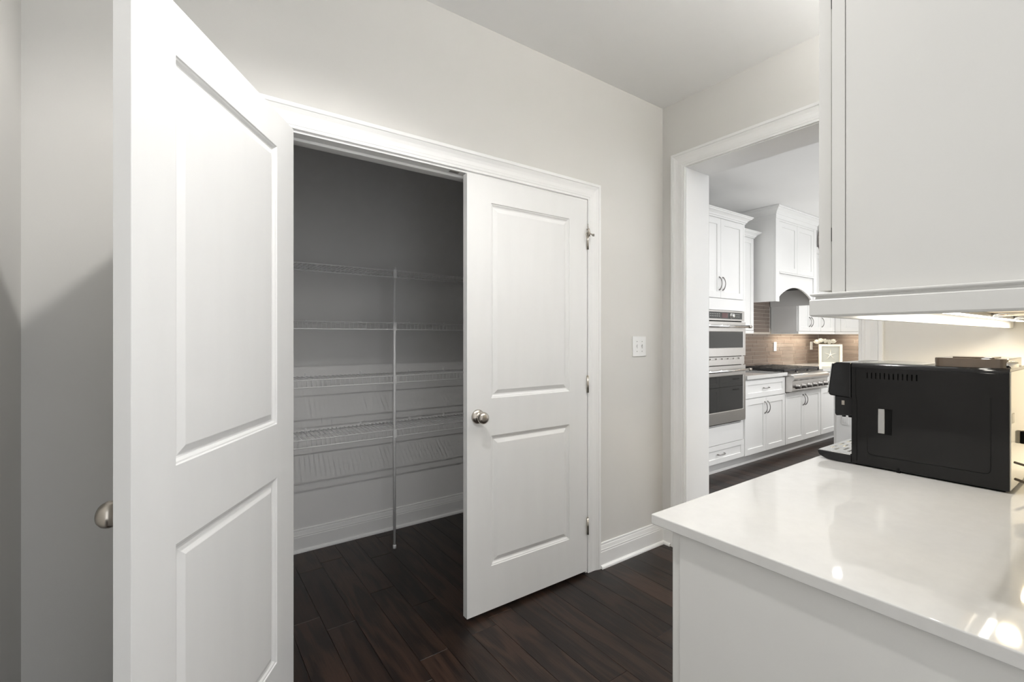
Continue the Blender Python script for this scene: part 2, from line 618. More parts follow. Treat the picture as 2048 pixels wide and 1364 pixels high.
# ---------------------------------------------------------------- doors
STICK = [(0.0015, 0.0035), (0.006, 0.0045), (0.012, 0.0095), (0.016, 0.0105), (0.0185, 0.0105), (0.036, 0.0035), (0.038, 0.003)]
KNOB = [(0.000, 0.0), (0.033, 0.0), (0.033, -0.004), (0.030, -0.009), (0.022, -0.0125), (0.016, -0.0145), (0.0125, -0.018), (0.0120, -0.026),
        (0.0145, -0.030), (0.021, -0.034), (0.0255, -0.040), (0.0275, -0.047), (0.0270, -0.054), (0.0235, -0.0605), (0.016, -0.0650), (0.006, -0.0665), (0.0, -0.0666)]


def panel_door(name, label, loc, rz, W_, sgn, hinge_z):
    d = thing(name, label, 'door', loc, rz, kind='structure')
    T, z0, z1 = 0.035, 0.020, 2.045
    h = z1 - z0
    st = 0.131
    rects = [(st, W_ - st, 0.2255 - z0, 0.8365 - z0), (st, W_ - st, 1.014 - z0, 1.930 - z0)]
    mb = MB()
    if sgn > 0:
        mb.panels((0.001, 0.0, z0), (1, 0, 0), (0, 0, 1), (0, -1, 0), W_ - 0.001, h, T, rects, STICK, STICK)
    else:
        mb.panels((-W_, 0.0, z0), (1, 0, 0), (0, 0, 1), (0, -1, 0), W_ - 0.001, h, T, rects, STICK, STICK)
    mb.build('slab', 'door', d, 0.0012)
    kx = sgn * (W_ - 0.056)
    MB().lathe(KNOB, (kx, 0, 0.9345), 'y', 28).build('knob', 'nickel', d)
    for k, zc in enumerate(hinge_z):
        hb = MB()
        hb.lathe([(0.0, -0.045), (0.0062, -0.045), (0.0062, 0.045), (0.0, 0.045)], (sgn * 0.0005, -0.0045, zc), 'z', 14)
        hb.lathe([(0.0, 0.045), (0.0045, 0.045), (0.0045, 0.049), (0.002, 0.052), (0, 0.052)], (sgn * 0.0005, -0.0045, zc), 'z', 12)
        hb.box(*sorted((sgn * 0.0008, sgn * 0.0035)), -0.001, 0.030, zc - 0.044, zc + 0.044)
        hb.build('hinge', 'nickel', d)
    return d


HZ = (0.266, 1.042, 1.825)
d1 = panel_door('door_1', 'white two panel pantry door swung wide open, filling the left foreground', (0.300, 1.828, 0), math.radians(-122.5), 0.760, 1, HZ)
d2 = panel_door('door_2', 'closed white two panel pantry door with round nickel knob', (1.812, 1.828, 0), 0.0, 0.757, -1, HZ)
# hinge pin door stop on the top hinge of the closed door
hs = MB()
hs.tube([(0.0, -0.006, 1.895), (-0.004, -0.012, 1.890), (0.000, -0.016, 1.872), (0.002, -0.014, 1.85)], [0.004, 0.0065, 0.0065, 0.004], 10)
hs.tube([(0.0, -0.012, 1.868), (0.014, -0.022, 1.862), (0.018, -0.024, 1.858)], [0.003, 0.004, 0.006], 10)
hs.tube([(-0.002, -0.010, 1.886), (-0.020, -0.016, 1.888), (-0.022, -0.017, 1.868), (-0.028, -0.018, 1.858), (-0.010, -0.012, 1.815), (-0.001, -0.008, 1.800)], 0.0016, 6)
hs.tube([(0.001, -0.005, 1.90), (0.001, -0.005, 1.92)], 0.0022, 8)
hs.build('hinge_stop', 'nickel', d2)
MB().lathe([(0, 0), (0.006, 0), (0.006, 0.012), (0.0, 0.012)], (0.022, -0.026, 1.852), 'z', 12).build('bumper', 'rubber', d2)

# ---------------------------------------------------------------- light switch
sw = thing('light_switch', 'white double toggle light switch plate on the greige wall', 'light switch', (2.265, YP, 1.2445))
MB().panels((-0.060, -0.006, -0.060), (1, 0, 0), (0, 0, 1), (0, -1, 0), 0.120, 0.120, 0.006,
            [(0.032, 0.042, 0.048, 0.072), (0.078, 0.088, 0.048, 0.072)], [(0.0, 0.004)]).build('plate', 'plate', sw, 0.0015)
for sx in (-0.023, 0.023):
    t = MB().prism([(-0.002, -0.008), (-0.0125, 0.004), (-0.0125, 0.009), (-0.002, 0.006)], sx - 0.0042, sx + 0.0042, 'x')
    t.build('toggle', 'plate', sw, 0.0008)
    for sz in (-0.030, 0.030):
        MB().lathe([(0, 0.0), (0.0032, 0.0), (0.0026, -0.0012), (0, -0.0014)], (sx, -0.006, sz), 'y', 10).build('screw', 'greyplastic', sw)

# ---------------------------------------------------------------- wire shelves in the pantry
SHX0, SHX1 = XL + 0.006, XO - 0.006
YF = 2.753


def wire_shelf(z, label):
    t = thing('wire_shelf', label, 'shelf', (0, 0, z), group='white wire shelves in the pantry')
    mb = MB()
    x = SHX0 + 0.012
    while x < SHX1:
        mb.tube([(x, YB - 0.004, 0.0), (x, YF + 0.004, 0.0), (x, YF, -0.004), (x, YF, -0.042)], 0.0017, 5)
        x += 0.0254
    o = mb.build('deck_wires', 'wire', t)
    o['kind'] = 'stuff'
    for y, dz, r in ((YB - 0.006, -0.004, 0.0028), (2.902, -0.0045, 0.0026), (YF - 0.003, -0.001, 0.0031), (YF - 0.003, -0.042, 0.0031)):
        MB().tube([(SHX0, y, dz), (SHX1, y, dz)], r, 8).build('rod', 'wire', t)
    k = 0
    for x in (0.17, 0.62, 0.955, 1.29, 1.56, 1.98):
        c = MB().box(x - 0.006, x + 0.006, YB - 0.009, YB, -0.012, 0.018)
        c.lathe([(0, 0), (0.004, 0), (0.003, -0.003), (0, -0.003)], (x, YB - 0.009, 0.012), 'y', 8)
        c.build('wall_clip', 'wire', t, 0.001)
    return t


SHZ = (0.730, 1.062, 1.389, 1.712)
wire_shelf(SHZ[3], 'topmost white wire shelf high in the dark pantry')
wire_shelf(SHZ[2], 'white wire shelf second from the top in the pantry')
wire_shelf(SHZ[1], 'white wire shelf third from the top, just above pantry mid height')
wire_shelf(SHZ[0], 'lowest white wire shelf in the pantry')
p = thing('shelf_pole', 'white upright pole bracing the fronts of the wire shelves', 'pole', (1.070, 2.7415, 0))
MB().tube([(0, 0, 0.012), (0, 0, 1.732)], 0.0078, 12).build('tube', 'wire', p)
MB().lathe([(0, 0), (0.0105, 0), (0.0105, 0.020), (0.009, 0.024), (0, 0.024)], (0, 0, 0), 'z', 14).build('foot_cap', 'wire', p)
for z in SHZ:
    b = MB().box(-0.010, 0.010, -0.0095, 0.0045, z - 0.048, z + 0.004)
    b.lathe([(0, 0), (0.0028, 0), (0.002, -0.002), (0, -0.002)], (0, -0.0095, z - 0.022), 'y', 8)
    b.build('clamp', 'wire', p, 0.002)


# ---------------------------------------------------------------- cabinet builders
def pull(parent, c, L=0.10, vertical=True, out=0.030, mat='pull', dirn=(0, -1, 0), r=0.0044):
    """arched bar pull; c: centre on the door face."""
    c = Vector(c)
    n = Vector(dirn)
    a = Vector((0, 0, 1)) if vertical else n.cross(Vector((0, 0, 1)))
    pts, rr = [], []
    for i in range(13):
        s = i / 12.0
        pts.append(c + a * ((s - 0.5) * L) + n * (out * (math.sin(PI * s) ** 0.55) - 0.001))
        rr.append(r * (1.35 - 0.45 * math.sin(PI * s)))
    return MB().tube(pts, rr, 8).build('handle', mat, parent)


def shaker(name, x0, x1, z0, z1, parent, mat='kcab', y=-0.02, t=0.020, stile=0.058):
    w, h = x1 - x0, z1 - z0
    s = min(stile, h * 0.27)
    return MB().panels((x0, y, z0), (1, 0, 0), (0, 0, 1), (0, -1, 0), w, h, t - 0.0005, [(stile, w - stile, s, h - s)], [(0.0012, 0.0008), (0.0014, 0.008)]).build(name, mat, parent, 0.0012)


CROWN = [(0.0, 0.0), (0.006, 0.0), (0.008, 0.012), (0.016, 0.016), (0.020, 0.028), (0.034, 0.040), (0.050, 0.048), (0.052, 0.056), (0.060, 0.060), (0.060, 0.068), (0.0, 0.068)]

# ---------------------------------------------------------------- hall: base cabinet, quartz top, wall cabinet
XC = 0.850     # end panel of the hall cabinets
bc = thing('base_cabinet', 'white hall base cabinet with a plain end panel, under the quartz counter', 'cabinet', (XC, 0, 0))
b = MB().box(0.0, XO - 0.004 - XC, -0.018, 0.5865, 0.10, 0.891).box(0.0, XO - 0.004 - XC, -0.018, 0.520, 0.0, 0.10)
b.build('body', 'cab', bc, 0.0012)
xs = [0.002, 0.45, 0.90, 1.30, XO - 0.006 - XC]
for i in range(4):
    for z0, z1, nm in (((0.105, 0.889, 'door'),) if i == 0 else ((0.712, 0.889, 'drawer'), (0.105, 0.706, 'door'))):
        w_ = xs[i + 1] - xs[i] - 0.004
        dd = MB().panels((xs[i + 1] - 0.002, 0.6060, z0), (-1, 0, 0), (0, 0, 1), (0, 1, 0), w_, z1 - z0, 0.018, [(0.055, w_ - 0.055, 0.045, z1 - z0 - 0.045)], [(0.001, 0.008)]).build(nm, 'cab', bc, 0.001)
        pull(dd, ((xs[i] + xs[i + 1]) / 2 if nm == 'drawer' else xs[i + 1] - 0.04, 0.606, (z0 + z1) / 2 if nm == 'drawer' else z1 - 0.10), 0.10, nm == 'door', 0.028, dirn=(0, 1, 0))
ct = rbox(0.8366, XO - 0.002, -0.0185, 0.6482, 0.8922, 0.914).build('countertop', 'quartz', None, 0.0022, seg=3)
tag(ct, 'glossy white quartz hall countertop with a square corner', 'countertop')

uc = thing('upper_cabinet', 'white hall wall cabinet with flat end panel hanging above the coffee machine', 'cabinet', (XC, 0, 1.371))
UH = 1.10
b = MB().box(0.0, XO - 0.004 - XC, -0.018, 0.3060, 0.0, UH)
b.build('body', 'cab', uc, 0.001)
# end panel skin: a stile strip and a flat panel with a groove between them
rbox(-0.003, 0.0, 0.2880, 0.3060, 0.0, UH).build('end_stile', 'cab', uc, 0.0006)
rbox(-0.003, 0.0, -0.018, 0.2868, 0.0, UH).build('end_panel', 'cab', uc, 0.0006)
xs = [0.001, 0.41, 0.82, 1.23, XO - 0.006 - XC]
for i in range(4):
    w_ = xs[i + 1] - xs[i] - 0.003
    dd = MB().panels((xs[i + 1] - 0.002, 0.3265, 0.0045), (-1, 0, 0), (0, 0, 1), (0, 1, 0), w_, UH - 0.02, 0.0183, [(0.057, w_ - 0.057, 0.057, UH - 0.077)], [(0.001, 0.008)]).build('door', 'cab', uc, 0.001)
    hx = 0.050 if i == 0 else xs[i] + 0.03
    pull(dd, (hx, 0.3265, 0.098), 0.066, True, 0.018, dirn=(0, 1, 0))
for z in (0.094, 0.468):
    rbox(0.0005, 0.010, 0.3062, 0.3080, z - 0.011, z + 0.011).build('bumper', 'blackmatte', uc)
# light rail: end piece and front piece, stepped bead on top
RAIL = [(0.0, -0.038), (0.0, -0.0375), (0.011, -0.0375), (0.0135, -0.035), (0.0135, -0.0115), (0.0125, -0.0100), (0.0075, -0.0090), (0.0065, -0.0060), (0.0120, -0.0040), (0.0130, -0.0030), (0.0130, -0.0010), (0.0115, 0.0), (-0.006, 0.0), (-0.006, -0.038)]
rp_ = [(0.0, -0.018), (0.0, 0.3210), (XO - 0.004 - XC, 0.3210)]
MB().sweep(rp_, RAIL, lambda a, b, r: (a, b, r)).build('light_rail', 'cab', uc, 0.0006)
rbox(0.02, XO - 0.006 - XC, 0.0, 0.30, -0.003, -0.0005).build('bottom_skin', 'cab', uc)

for i, (x, y) in enumerate(((1.86, 0.245), (2.19, 0.245))):
    t = thing('puck_light', ('small warm puck light under the wall cabinet, above the coffee machine', 'small warm puck light under the wall cabinet, next to the wall')[i], 'lamp', (x, y, 1.368), group='under cabinet puck lights')
    MB().lathe([(0, 0), (0.034, 0), (0.034, -0.006), (0.030, -0.009), (0.014, -0.009), (0.012, -0.006), (0, -0.006)], (0, 0, 0), 'z', 20).build('housing', 'chrome', t)
    MB().lathe([(0, -0.0062), (0.0115, -0.0062), (0.0115, -0.0082), (0, -0.0082)], (0, 0, 0), 'z', 20).build('lens', 'warmlens', t)
    l = bpy.data.lights.new('puck_lamp', 'SPOT')
    l.energy = PUCK_W * 4
    l.color = (1.0, 0.83, 0.55)
    l.spot_size = math.radians(165)
    l.spot_blend = 0.4
    l.shadow_soft_size = 0.02
    lo = bpy.data.objects.new('puck_lamp', l)
    lo.location = (0, 0, -0.012)
    lo.parent = t
    COL.objects.link(lo)

t = thing('strip_light', 'bright light strip under the hall wall cabinet behind its front rail', 'lamp', (1.70, 0.285, 1.3675))
rbox(-0.72, 0.72, -0.010, 0.010, -0.010, 0.0).build('channel', 'greyplastic', t, 0.001)
rbox(-0.715, 0.715, -0.008, 0.008, -0.0125, -0.0102).build('diffuser', 'striplens', t)
l = bpy.data.lights.new('under_cabinet_strip_lamp', 'AREA')
l.shape = 'RECTANGLE'
l.size, l.size_y = 1.42, 0.014
l.energy = 0.8
l.color = (1.0, 0.95, 0.85)
lo = bpy.data.objects.new('under_cabinet_strip_lamp', l)
lo.location = (0, 0, -0.014)
lo.parent = t
COL.objects.link(lo)

# ---------------------------------------------------------------- coffee machine
X0m, X1m = 1.660, 1.905
ZC = 0.9142
cm = thing('coffee_machine', 'glossy black bean-to-cup coffee machine seen from its side on the counter', 'coffee machine', (X0m, 0, ZC))
WM = X1m - X0m


def rounded(poly, radii, n=5):
    out = []
    N_ = len(poly)
    for i in range(N_):
        p = Vector(poly[i])
        r = radii[i]
        if r <= 0:
            out.append(tuple(p))
            continue
        a = (Vector(poly[i - 1]) - p).normalized()
        c = (Vector(poly[(i + 1) % N_]) - p).normalized()
        p0, p1 = p + a * r, p + c * r
        for k in range(n + 1):
            s = k / n
            q = p0 * (1 - s) ** 2 + p * 2 * s * (1 - s) + p1 * s ** 2
            out.append(tuple(q))
    return out


# body shell behind the side cover
sec = rounded([(0.004, 0.004), (WM, 0.004), (WM, 0.308), (0.004, 0.308)], [0, 0, 0.014, 0.012])
MB().prism([(x, z) for x, z in sec], 0.2165, 0.5485, 'y').build('body', 'black', cm)
slots = [(0.5485 - (0.509 - k * 0.01035) - 0.0011, 0.5485 - (0.509 - k * 0.01035) + 0.0011, 0.2635 - k * 0.0004, 0.2805 - k * 0.0004) for k in range(12)]
# side cover: u runs from the front (Y=.5485) to the rear
rec = [(0.5485 - 0.483, 0.5485 - 0.449, 0.104, 0.178)]
sc_ = MB().panels((-0.001, 0.5470, 0.006), (0, -1, 0), (0, 0, 1), (-1, 0, 0), 0.3300, 0.2890, 0.0055,
                  [(a, b_, c - 0.006, d_ - 0.006) for a, b_, c, d_ in [(s[0], s[1], 0.264, 0.281) for s in slots] + rec], [(0.0002, 0.0048)])
sc_.build('side_cover', 'blackside', cm, 0.0009)
rbox(-0.0008, 0.0036, 0.4660, 0.4815, 0.1055, 0.1765).build('handle_strip', 'greyplastic', cm, 0.0008)
rbox(0.0030, 0.0038, 0.4500, 0.4655, 0.1055, 0.1765).build('handle_recess', 'blackmatte', cm)
ol = [(-0.0011, y, z) for y, z in rounded([(0.249, 0.233), (0.249, 0.040), (0.507, 0.038), (0.507, 0.100)], [0, 0.014, 0.014, 0], 6)]
MB().tube(ol, 0.0007, 6).build('cover_seam', 'blackmatte', cm)
MB().tube([(-0.0011, 0.5330, 0.012), (-0.0011, 0.5330, 0.190), (-0.0011, 0.5365, 0.215), (-0.0011, 0.5365, 0.292)], 0.0007, 6).build('cover_seam', 'blackmatte', cm)
MB().prism([(0.430, 0.0), (0.438, 0.0), (0.438, 0.012), (0.434, 0.016), (0.430, 0.012)], -0.0016, 0.004, 'x').build('latch_notch', 'blackmatte', cm)
rbox(0.008, WM - 0.008, 0.225, 0.54, 0.0, 0.0045).build('foot', 'blackmatte', cm)
# head and chrome front edge
hp = rounded([(0.5490, 0.200), (0.604, 0.204), (0.6095, 0.209), (0.5975, 0.3085), (0.5490, 0.3085)], [0, 0.003, 0.003, 0.014, 0])
MB().prism(hp, 0.0, WM, 'x').build('head', 'black', cm, 0.003)
MB().prism([(0.6095, 0.212), (0.6125, 0.212), (0.6010, 0.304), (0.5985, 0.304)], 0.0, WM, 'x').build('front_trim', 'chrome', cm, 0.0008)
# spout block with a gold contact, alcove wall
MB().prism(rounded([(0.5490, 0.146), (0.592, 0.141), (0.596, 0.147), (0.596, 0.203), (0.5490, 0.203)], [0.004, 0.003, 0.002, 0, 0]), 0.012, 0.16, 'x').build('spout', 'black', cm, 0.002)
rbox(0.0105, 0.0125, 0.569, 0.577, 0.176, 0.190).build('spout_badge', 'nickel', cm, 0.0006)
for y in (0.560, 0.577):
    MB().lathe([(0, 0), (0.006, 0), (0.005, -0.006), (0, -0.006)], (0.030, y, 0.1435), 'z', 12).build('nozzle', 'black', cm)
# drip tray and its chrome grid
tp = rounded([(0.5490, 0.003), (0.612, 0.001), (0.636, 0.012), (0.6405, 0.026), (0.5490, 0.026)], [0, 0.010, 0.008, 0.002, 0])
MB().prism(tp, 0.0, WM, 'x').build('drip_tray', 'black', cm, 0.0015)
rects = []
for i in range(4):
    for k in range(3):
        x0 = 0.030 + k * 0.066 + (0.02 if i % 2 else 0)
        rects.append((x0, x0 + 0.045, 0.012 + i * 0.018, 0.019 + i * 0.018))
MB().panels((0.003, 0.5515, 0.0290), (1, 0, 0), (0, 1, 0), (0, 0, 1), WM - 0.006, 0.085, 0.003, rects, [(0.0, 0.0022)]).build('drip_grid', 'chrome', cm, 0.0004)
# bean hopper on top, smoked lid and dial
hopp = rounded([(0.014, 0.222), (WM - 0.012, 0.222), (WM - 0.012, 0.362), (0.014, 0.362)], [0.02] * 4)
MB().prism([(x, y) for x, y in hopp], 0.305, 0.331, 'z').build('bean_hopper', 'smoke', cm, 0.0015)
rbox(0.05, 0.14, 0.25, 0.33, 0.331, 0.3335).build('hopper_lid', 'smoke', cm, 0.001)
MB().lathe([(0, 0), (0.020, 0), (0.020, 0.012), (0.017, 0.016), (0, 0.016)], (0.042, 0.226, 0.309), 'z', 18).build('dial', 'chrome', cm)
# cup plate on top
MB().panels((0.02, 0.385, 0.3095), (1, 0, 0), (0, 1, 0), (0, 0, 1), WM - 0.04, 0.14, 0.002, [(0.02 + k * 0.03, 0.03 + k * 0.03, 0.02, 0.12) for k in range(6)], [(0, 0.001)]).build('cup_plate', 'greyplastic', cm)
# rear panel with the wall's reflection in its colour, painted reflection patch, socket
rbox(0.0015, WM - 0.003, 0.2140, 0.2168, 0.008, 0.300).build('rear_panel', 'backpanel', cm, 0.001)
rbox(0.012, 0.040, 0.2134, 0.2141, 0.172, 0.196).build('painted_reflection', 'label', cm)
MB().prism([(0.122, 0.108), (0.146, 0.108), (0.146, 0.140), (0.122, 0.140)], 0.205, 0.2142, 'y').build('socket', 'blackmatte', cm, 0.002)
pts = [(0.006, 0.208, 0.038), (0.020, 0.196, 0.031)]
for i in range(2, 24):
    s = i / 23
    pts.append((0.015 + 0.66 * s, 0.175 - 0.10 * s + 0.025 * math.sin(6.5 * s), max(0.0035, 0.0035 + 0.030 * math.sin(PI * s) ** 2 * (1 if s < 0.5 else 0.3))))
MB().tube(pts, 0.0032, 8).build('cord', 'cord', cm)
pts = [(0.010, 0.210, 0.078), (0.024, 0.188, 0.070), (0.05, 0.17, 0.060), (0.09, 0.15, 0.050), (0.16, 0.11, 0.045), (0.26, 0.06, 0.05)]
MB().tube(pts, 0.0028, 8).build('cord', 'cord', cm)

# ---------------------------------------------------------------- recessed ceiling lights
for i, (x, y) in enumerate(CAN_HALL + CAN_KITCHEN):
    lab = ['recessed ceiling light in front of the open pantry door', 'recessed ceiling light in front of the closed pantry door', 'recessed kitchen ceiling light over the island corner',
           'recessed kitchen ceiling light next to the cased opening', 'recessed kitchen ceiling light near the range', 'recessed kitchen ceiling light over the middle of the island', 'recessed kitchen ceiling light at the far end of the island'][i]
    t = thing('recessed_light', lab, 'lamp', (x, y, CEIL), group='recessed ceiling lights')
    MB().lathe([(0.058, 0.0), (0.082, 0.0), (0.080, -0.004), (0.062, -0.006), (0.058, -0.004)], (0, 0, 0), 'z', 28).build('trim_ring', 'trim', t)
    MB().lathe([(0, -0.0005), (0.058, -0.0005), (0.058, -0.003), (0, -0.003)], (0, 0, 0), 'z', 28).build('lens', 'lens', t)

t = thing('strip_light', 'slim added fill light strip, out of view on top of the hall wall cabinet', 'lamp', (1.67, 0.20, 2.472))  # body of the added fill strip, made up for ceiling bounce
rbox(-0.75, 0.75, -0.020, 0.020, 0.0, 0.012).build('channel', 'greyplastic', t, 0.001)
rbox(-0.745, 0.745, -0.015, 0.015, 0.0122, 0.0150).build('diffuser', 'striplens', t)

# ---------------------------------------------------------------- kitchen: oven tower
YC = 2.430      # cabinet box front; doors stand 20 mm proud
TX0, TX1 = 3.710, 4.570
tw = thing('oven_tower', 'tall white cabinet tower holding the stainless wall ovens', 'cabinet', (TX0, YC, 0))
tb = MB()
wT = TX1 - TX0
dT = YB - YC - 0.002
tb.box(0, wT, 0, dT, 0.106, 0.470).box(0, 0.030, 0, dT, 0.470, 1.555).box(wT - 0.022, wT, 0, dT, 0.470, 1.555).box(0.030, wT - 0.022, 0.40, dT, 0.470, 1.555).box(0, wT, 0, dT, 1.555, 2.430)
tb.build('body', 'kcab', tw, 0.001)
rbox(0.0, wT, -0.020, -0.0002, 1.558, 1.664).build('filler_panel', 'kcab', tw, 0.001)
rbox(0.0, wT - 0.030, -0.020, -0.0002, 0.291, 0.462).build('blank_panel', 'kcab', tw, 0.001)
dl = shaker('door', 0.030, 0.4285, 1.671, 2.418, tw)
dr = shaker('door', 0.4315, wT - 0.030, 1.671, 2.418, tw)
pull(dl, (0.4285 - 0.029, -0.02, 1.805), 0.125)
pull(dr, (0.4315 + 0.029, -0.02, 1.805), 0.125)
dw = shaker('drawer', 0.005, wT - 0.012, 0.116, 0.286, tw)
pull(dw, (wT / 2, -0.02, 0.201), 0.125, False)
rbox(wT - 0.028, wT - 0.001, -0.020, -0.0002, 1.671, 2.430).build('stile', 'kcab', tw)
MB().sweep([(wT, 0.185), (wT, -0.020), (0, -0.020)], [(o, r + 2.420) for o, r in CROWN], lambda a, b, r: (a, b, r)).build('crown_moulding', 'kcab', tw)

ov = thing('built_in_oven', 'stainless combination wall oven with two glass doors and bar handles', 'oven', (TX0 + 0.0335, YC, 0))
wO = 0.800
rbox(0.0, wO, 0.003, 0.390, 0.474, 1.552).build('chassis', 'blackmatte', ov)
cp = MB().panels((0, -0.030, 1.458), (1, 0, 0), (0, 0, 1), (0, -1, 0), wO, 0.094, 0.032, [(0.03, wO - 0.035, 0.016, 0.080)], [(0.001, 0.002)]).build('control_panel', 'steel', ov, 0.0015)
rbox(0.032, wO - 0.037, -0.0285, -0.0275, 1.475, 1.537).build('control_glass', 'panelgrey', cp)
MB().lathe([(0, 0), (0.026, 0), (0.026, -0.006), (0.021, -0.010), (0.020, -0.030), (0.017, -0.034), (0, -0.034)], (0.555, -0.0285, 1.506), 'y', 20).build('knob', 'chrome', cp)
rbox(0.40, 0.50, -0.0292, -0.0284, 1.484, 1.530).build('display', 'display', cp)
bt = MB()
for i in range(6):
    for k in range(2):
        bt.box(0.20 + i * 0.030, 0.212 + i * 0.030, -0.0290, -0.0284, 1.495 + k * 0.020, 1.503 + k * 0.020)
for i in range(3):
    for k in range(2):
        bt.box(0.62 + i * 0.035, 0.640 + i * 0.035, -0.0290, -0.0284, 1.495 + k * 0.022, 1.500 + k * 0.022)
bt.build('buttons', 'greyplastic', cp)['kind'] = 'stuff'


def oven_door(z0, z1, wz0, wz1, barz):
    d = MB().panels((0.004, -0.045, z0), (1, 0, 0), (0, 0, 1), (0, -1, 0), wO - 0.008, z1 - z0, 0.043, [(0.045, wO - 0.050, wz0 - z0, wz1 - z0)], [(0.003, 0.004)]).build('oven_door', 'steel', ov, 0.002)
    rbox(0.053, wO - 0.048, -0.0425, -0.0405, wz0 + 0.004, wz1 - 0.004).build('window', 'glassblack', d, 0.001)
    hb = MB().tube([(0.03, -0.092, barz), (wO - 0.03, -0.092, barz)], 0.0125, 14)
    for x in (0.055, wO - 0.055):
        hb.tube([(x, -0.044, barz), (x, -0.092, barz)], 0.009, 10)
    hb.build('handle', 'chrome', d)
    for x in (0.012, wO - 0.012):
        MB().tube([(x - 0.019, -0.092, barz), (x + 0.019, -0.092, barz)], 0.0145, 14).build('end_cap', 'nickel', d)


oven_door(1.120, 1.447, 1.196, 1.355, 1.402)
oven_door(0.490, 1.030, 0.598, 0.936, 0.985)
v = MB().panels((0, -0.030, 1.036), (1, 0, 0), (0, 0, 1), (0, -1, 0), wO, 0.078, 0.032, [(0.02 + k * 0.1, 0.11 + k * 0.1, 0.052, 0.066) for k in range(7)] , [(0.001, 0.010)])
v.build('vent_trim', 'steel', ov, 0.001)


# ---------------------------------------------------------------- kitchen: base cabinets
def base_cab(label, x0, x1, drawer=True, ndoor=2, top=0.875, loc=None, rz=0.0, drawers=None):
    w = x1 - x0
    t = thing('base_cabinet', label, 'cabinet', loc or (x0, YC, 0), rz, 'kitchen base cabinets')
    d = YB - YC - 0.002
    MB().box(0, w, 0, d, 0.106, top).build('body', 'kcab', t, 0.001)
    dz1 = 0.672
    if drawer:
        q = shaker('drawer', 0.004, w - 0.004, 0.682, top - 0.012, t)
        pull(q, (w / 2, -0.02, 0.772), 0.125, False)
    else:
        dz1 = top - 0.012
    dwid = (w - 0.008 - 0.003 * (ndoor - 1)) / ndoor
    for k in range(ndoor):
        a = 0.004 + k * (dwid + 0.003)
        q = shaker('door', a, a + dwid, 0.112, dz1, t)
        hx = a + dwid - 0.029 if k % 2 == 0 else a + 0.029
        pull(q, (hx, -0.02, dz1 - 0.105), 0.125)
    return t


base_cab('white base cabinet with one drawer, between the oven tower and range', 4.571, 5.426)
base_cab('white two door base cabinet directly under the stainless range', 5.430, 6.346, False, 2, 0.694)
base_cab('white base cabinet with one drawer, just past the range towards the corner', 6.350, 7.27, True, 2)
tag(rbox(TX0, 7.27, YC + 0.048, YB - 0.002, 0, 0.1055).build('plinth', 'kcab', None, 0.001), 'continuous white toe kick plinth under the kitchen base cabinets', 'plinth')
EB = thing('base_cabinet', 'white base cabinet run along the far kitchen end wall', 'cabinet', (XE - 0.61, 2.385, 0), -PI / 2, 'kitchen base cabinets')
MB().box(-0.65, 1.2, 0, 0.608, 0.106, 0.875).box(-0.65, 1.2, 0.048, 0.608, 0, 0.106).build('body', 'kcab', EB, 0.001)
for k in range(3):
    q = shaker('drawer', 0.01 + k * 0.395, 0.395 + k * 0.395, 0.682, 0.863, EB)
    pull(q, (0.2 + k * 0.395, -0.02, 0.772), 0.125, False)
    q = shaker('door', 0.01 + k * 0.395, 0.395 + k * 0.395, 0.112, 0.672, EB)
    pull(q, (0.035 + k * 0.395, -0.02, 0.567), 0.125)

tag(rbox(4.572, 5.427, 2.385, YB - 0.002, 0.877, 0.914).build('kitchen_countertop', 'quartz', None, 0.002), 'short white quartz worktop between the ovens and the range', 'countertop')
kc = MB().prism([(6.349, 2.385), (7.265, 2.385), (7.265, 1.185), (XE - 0.002, 1.185), (XE - 0.002, YB - 0.002), (6.349, YB - 0.002)], 0.877, 0.914, 'z')
tag(kc.build('kitchen_countertop', 'quartz', None, 0.002), 'white quartz worktop turning the far kitchen corner', 'countertop')

# ---------------------------------------------------------------- kitchen: range top
rt = thing('rangetop', 'stainless gas range top with six knobs and black iron grates', 'range', (5.432, 0, 0))
wR = 0.912
rp2 = [(2.400, 0.696), (2.350, 0.700), (2.338, 0.712), (2.336, 0.818), (2.322, 0.832), (2.316, 0.850), (2.322, 0.870), (2.340, 0.884), (2.420, 0.902), (3.000, 0.902), (3.000, 0.880), (2.425, 0.880), (2.425, 0.696)]
MB().prism(rp2, 0.0, wR, 'x').build('body', 'steel', rt, 0.0015)
rbox(0.004, wR - 0.004, 2.43, 3.0, 0.8965, 0.9035).build('burner_tray', 'iron', rt, 0.001)
for k in range(6):
    x = wR / 2 + (k - 2.5) * 0.145
    MB().lathe([(0, 0), (0.030, 0), (0.030, -0.006), (0.024, -0.010), (0.0225, -0.040), (0.019, -0.044), (0, -0.044)], (x, 2.337, 0.757), 'y', 18).build('knob', 'pull', rt)
    MB().lathe([(0, 0.9035), (0.045, 0.9035), (0.045, 0.909), (0.030, 0.911), (0.030, 0.917), (0, 0.917)], (wR / 2 + (k % 3 - 1) * 0.30, 2.56 if k < 3 else 2.85, 0), 'z', 18).build('burner', 'iron', rt)
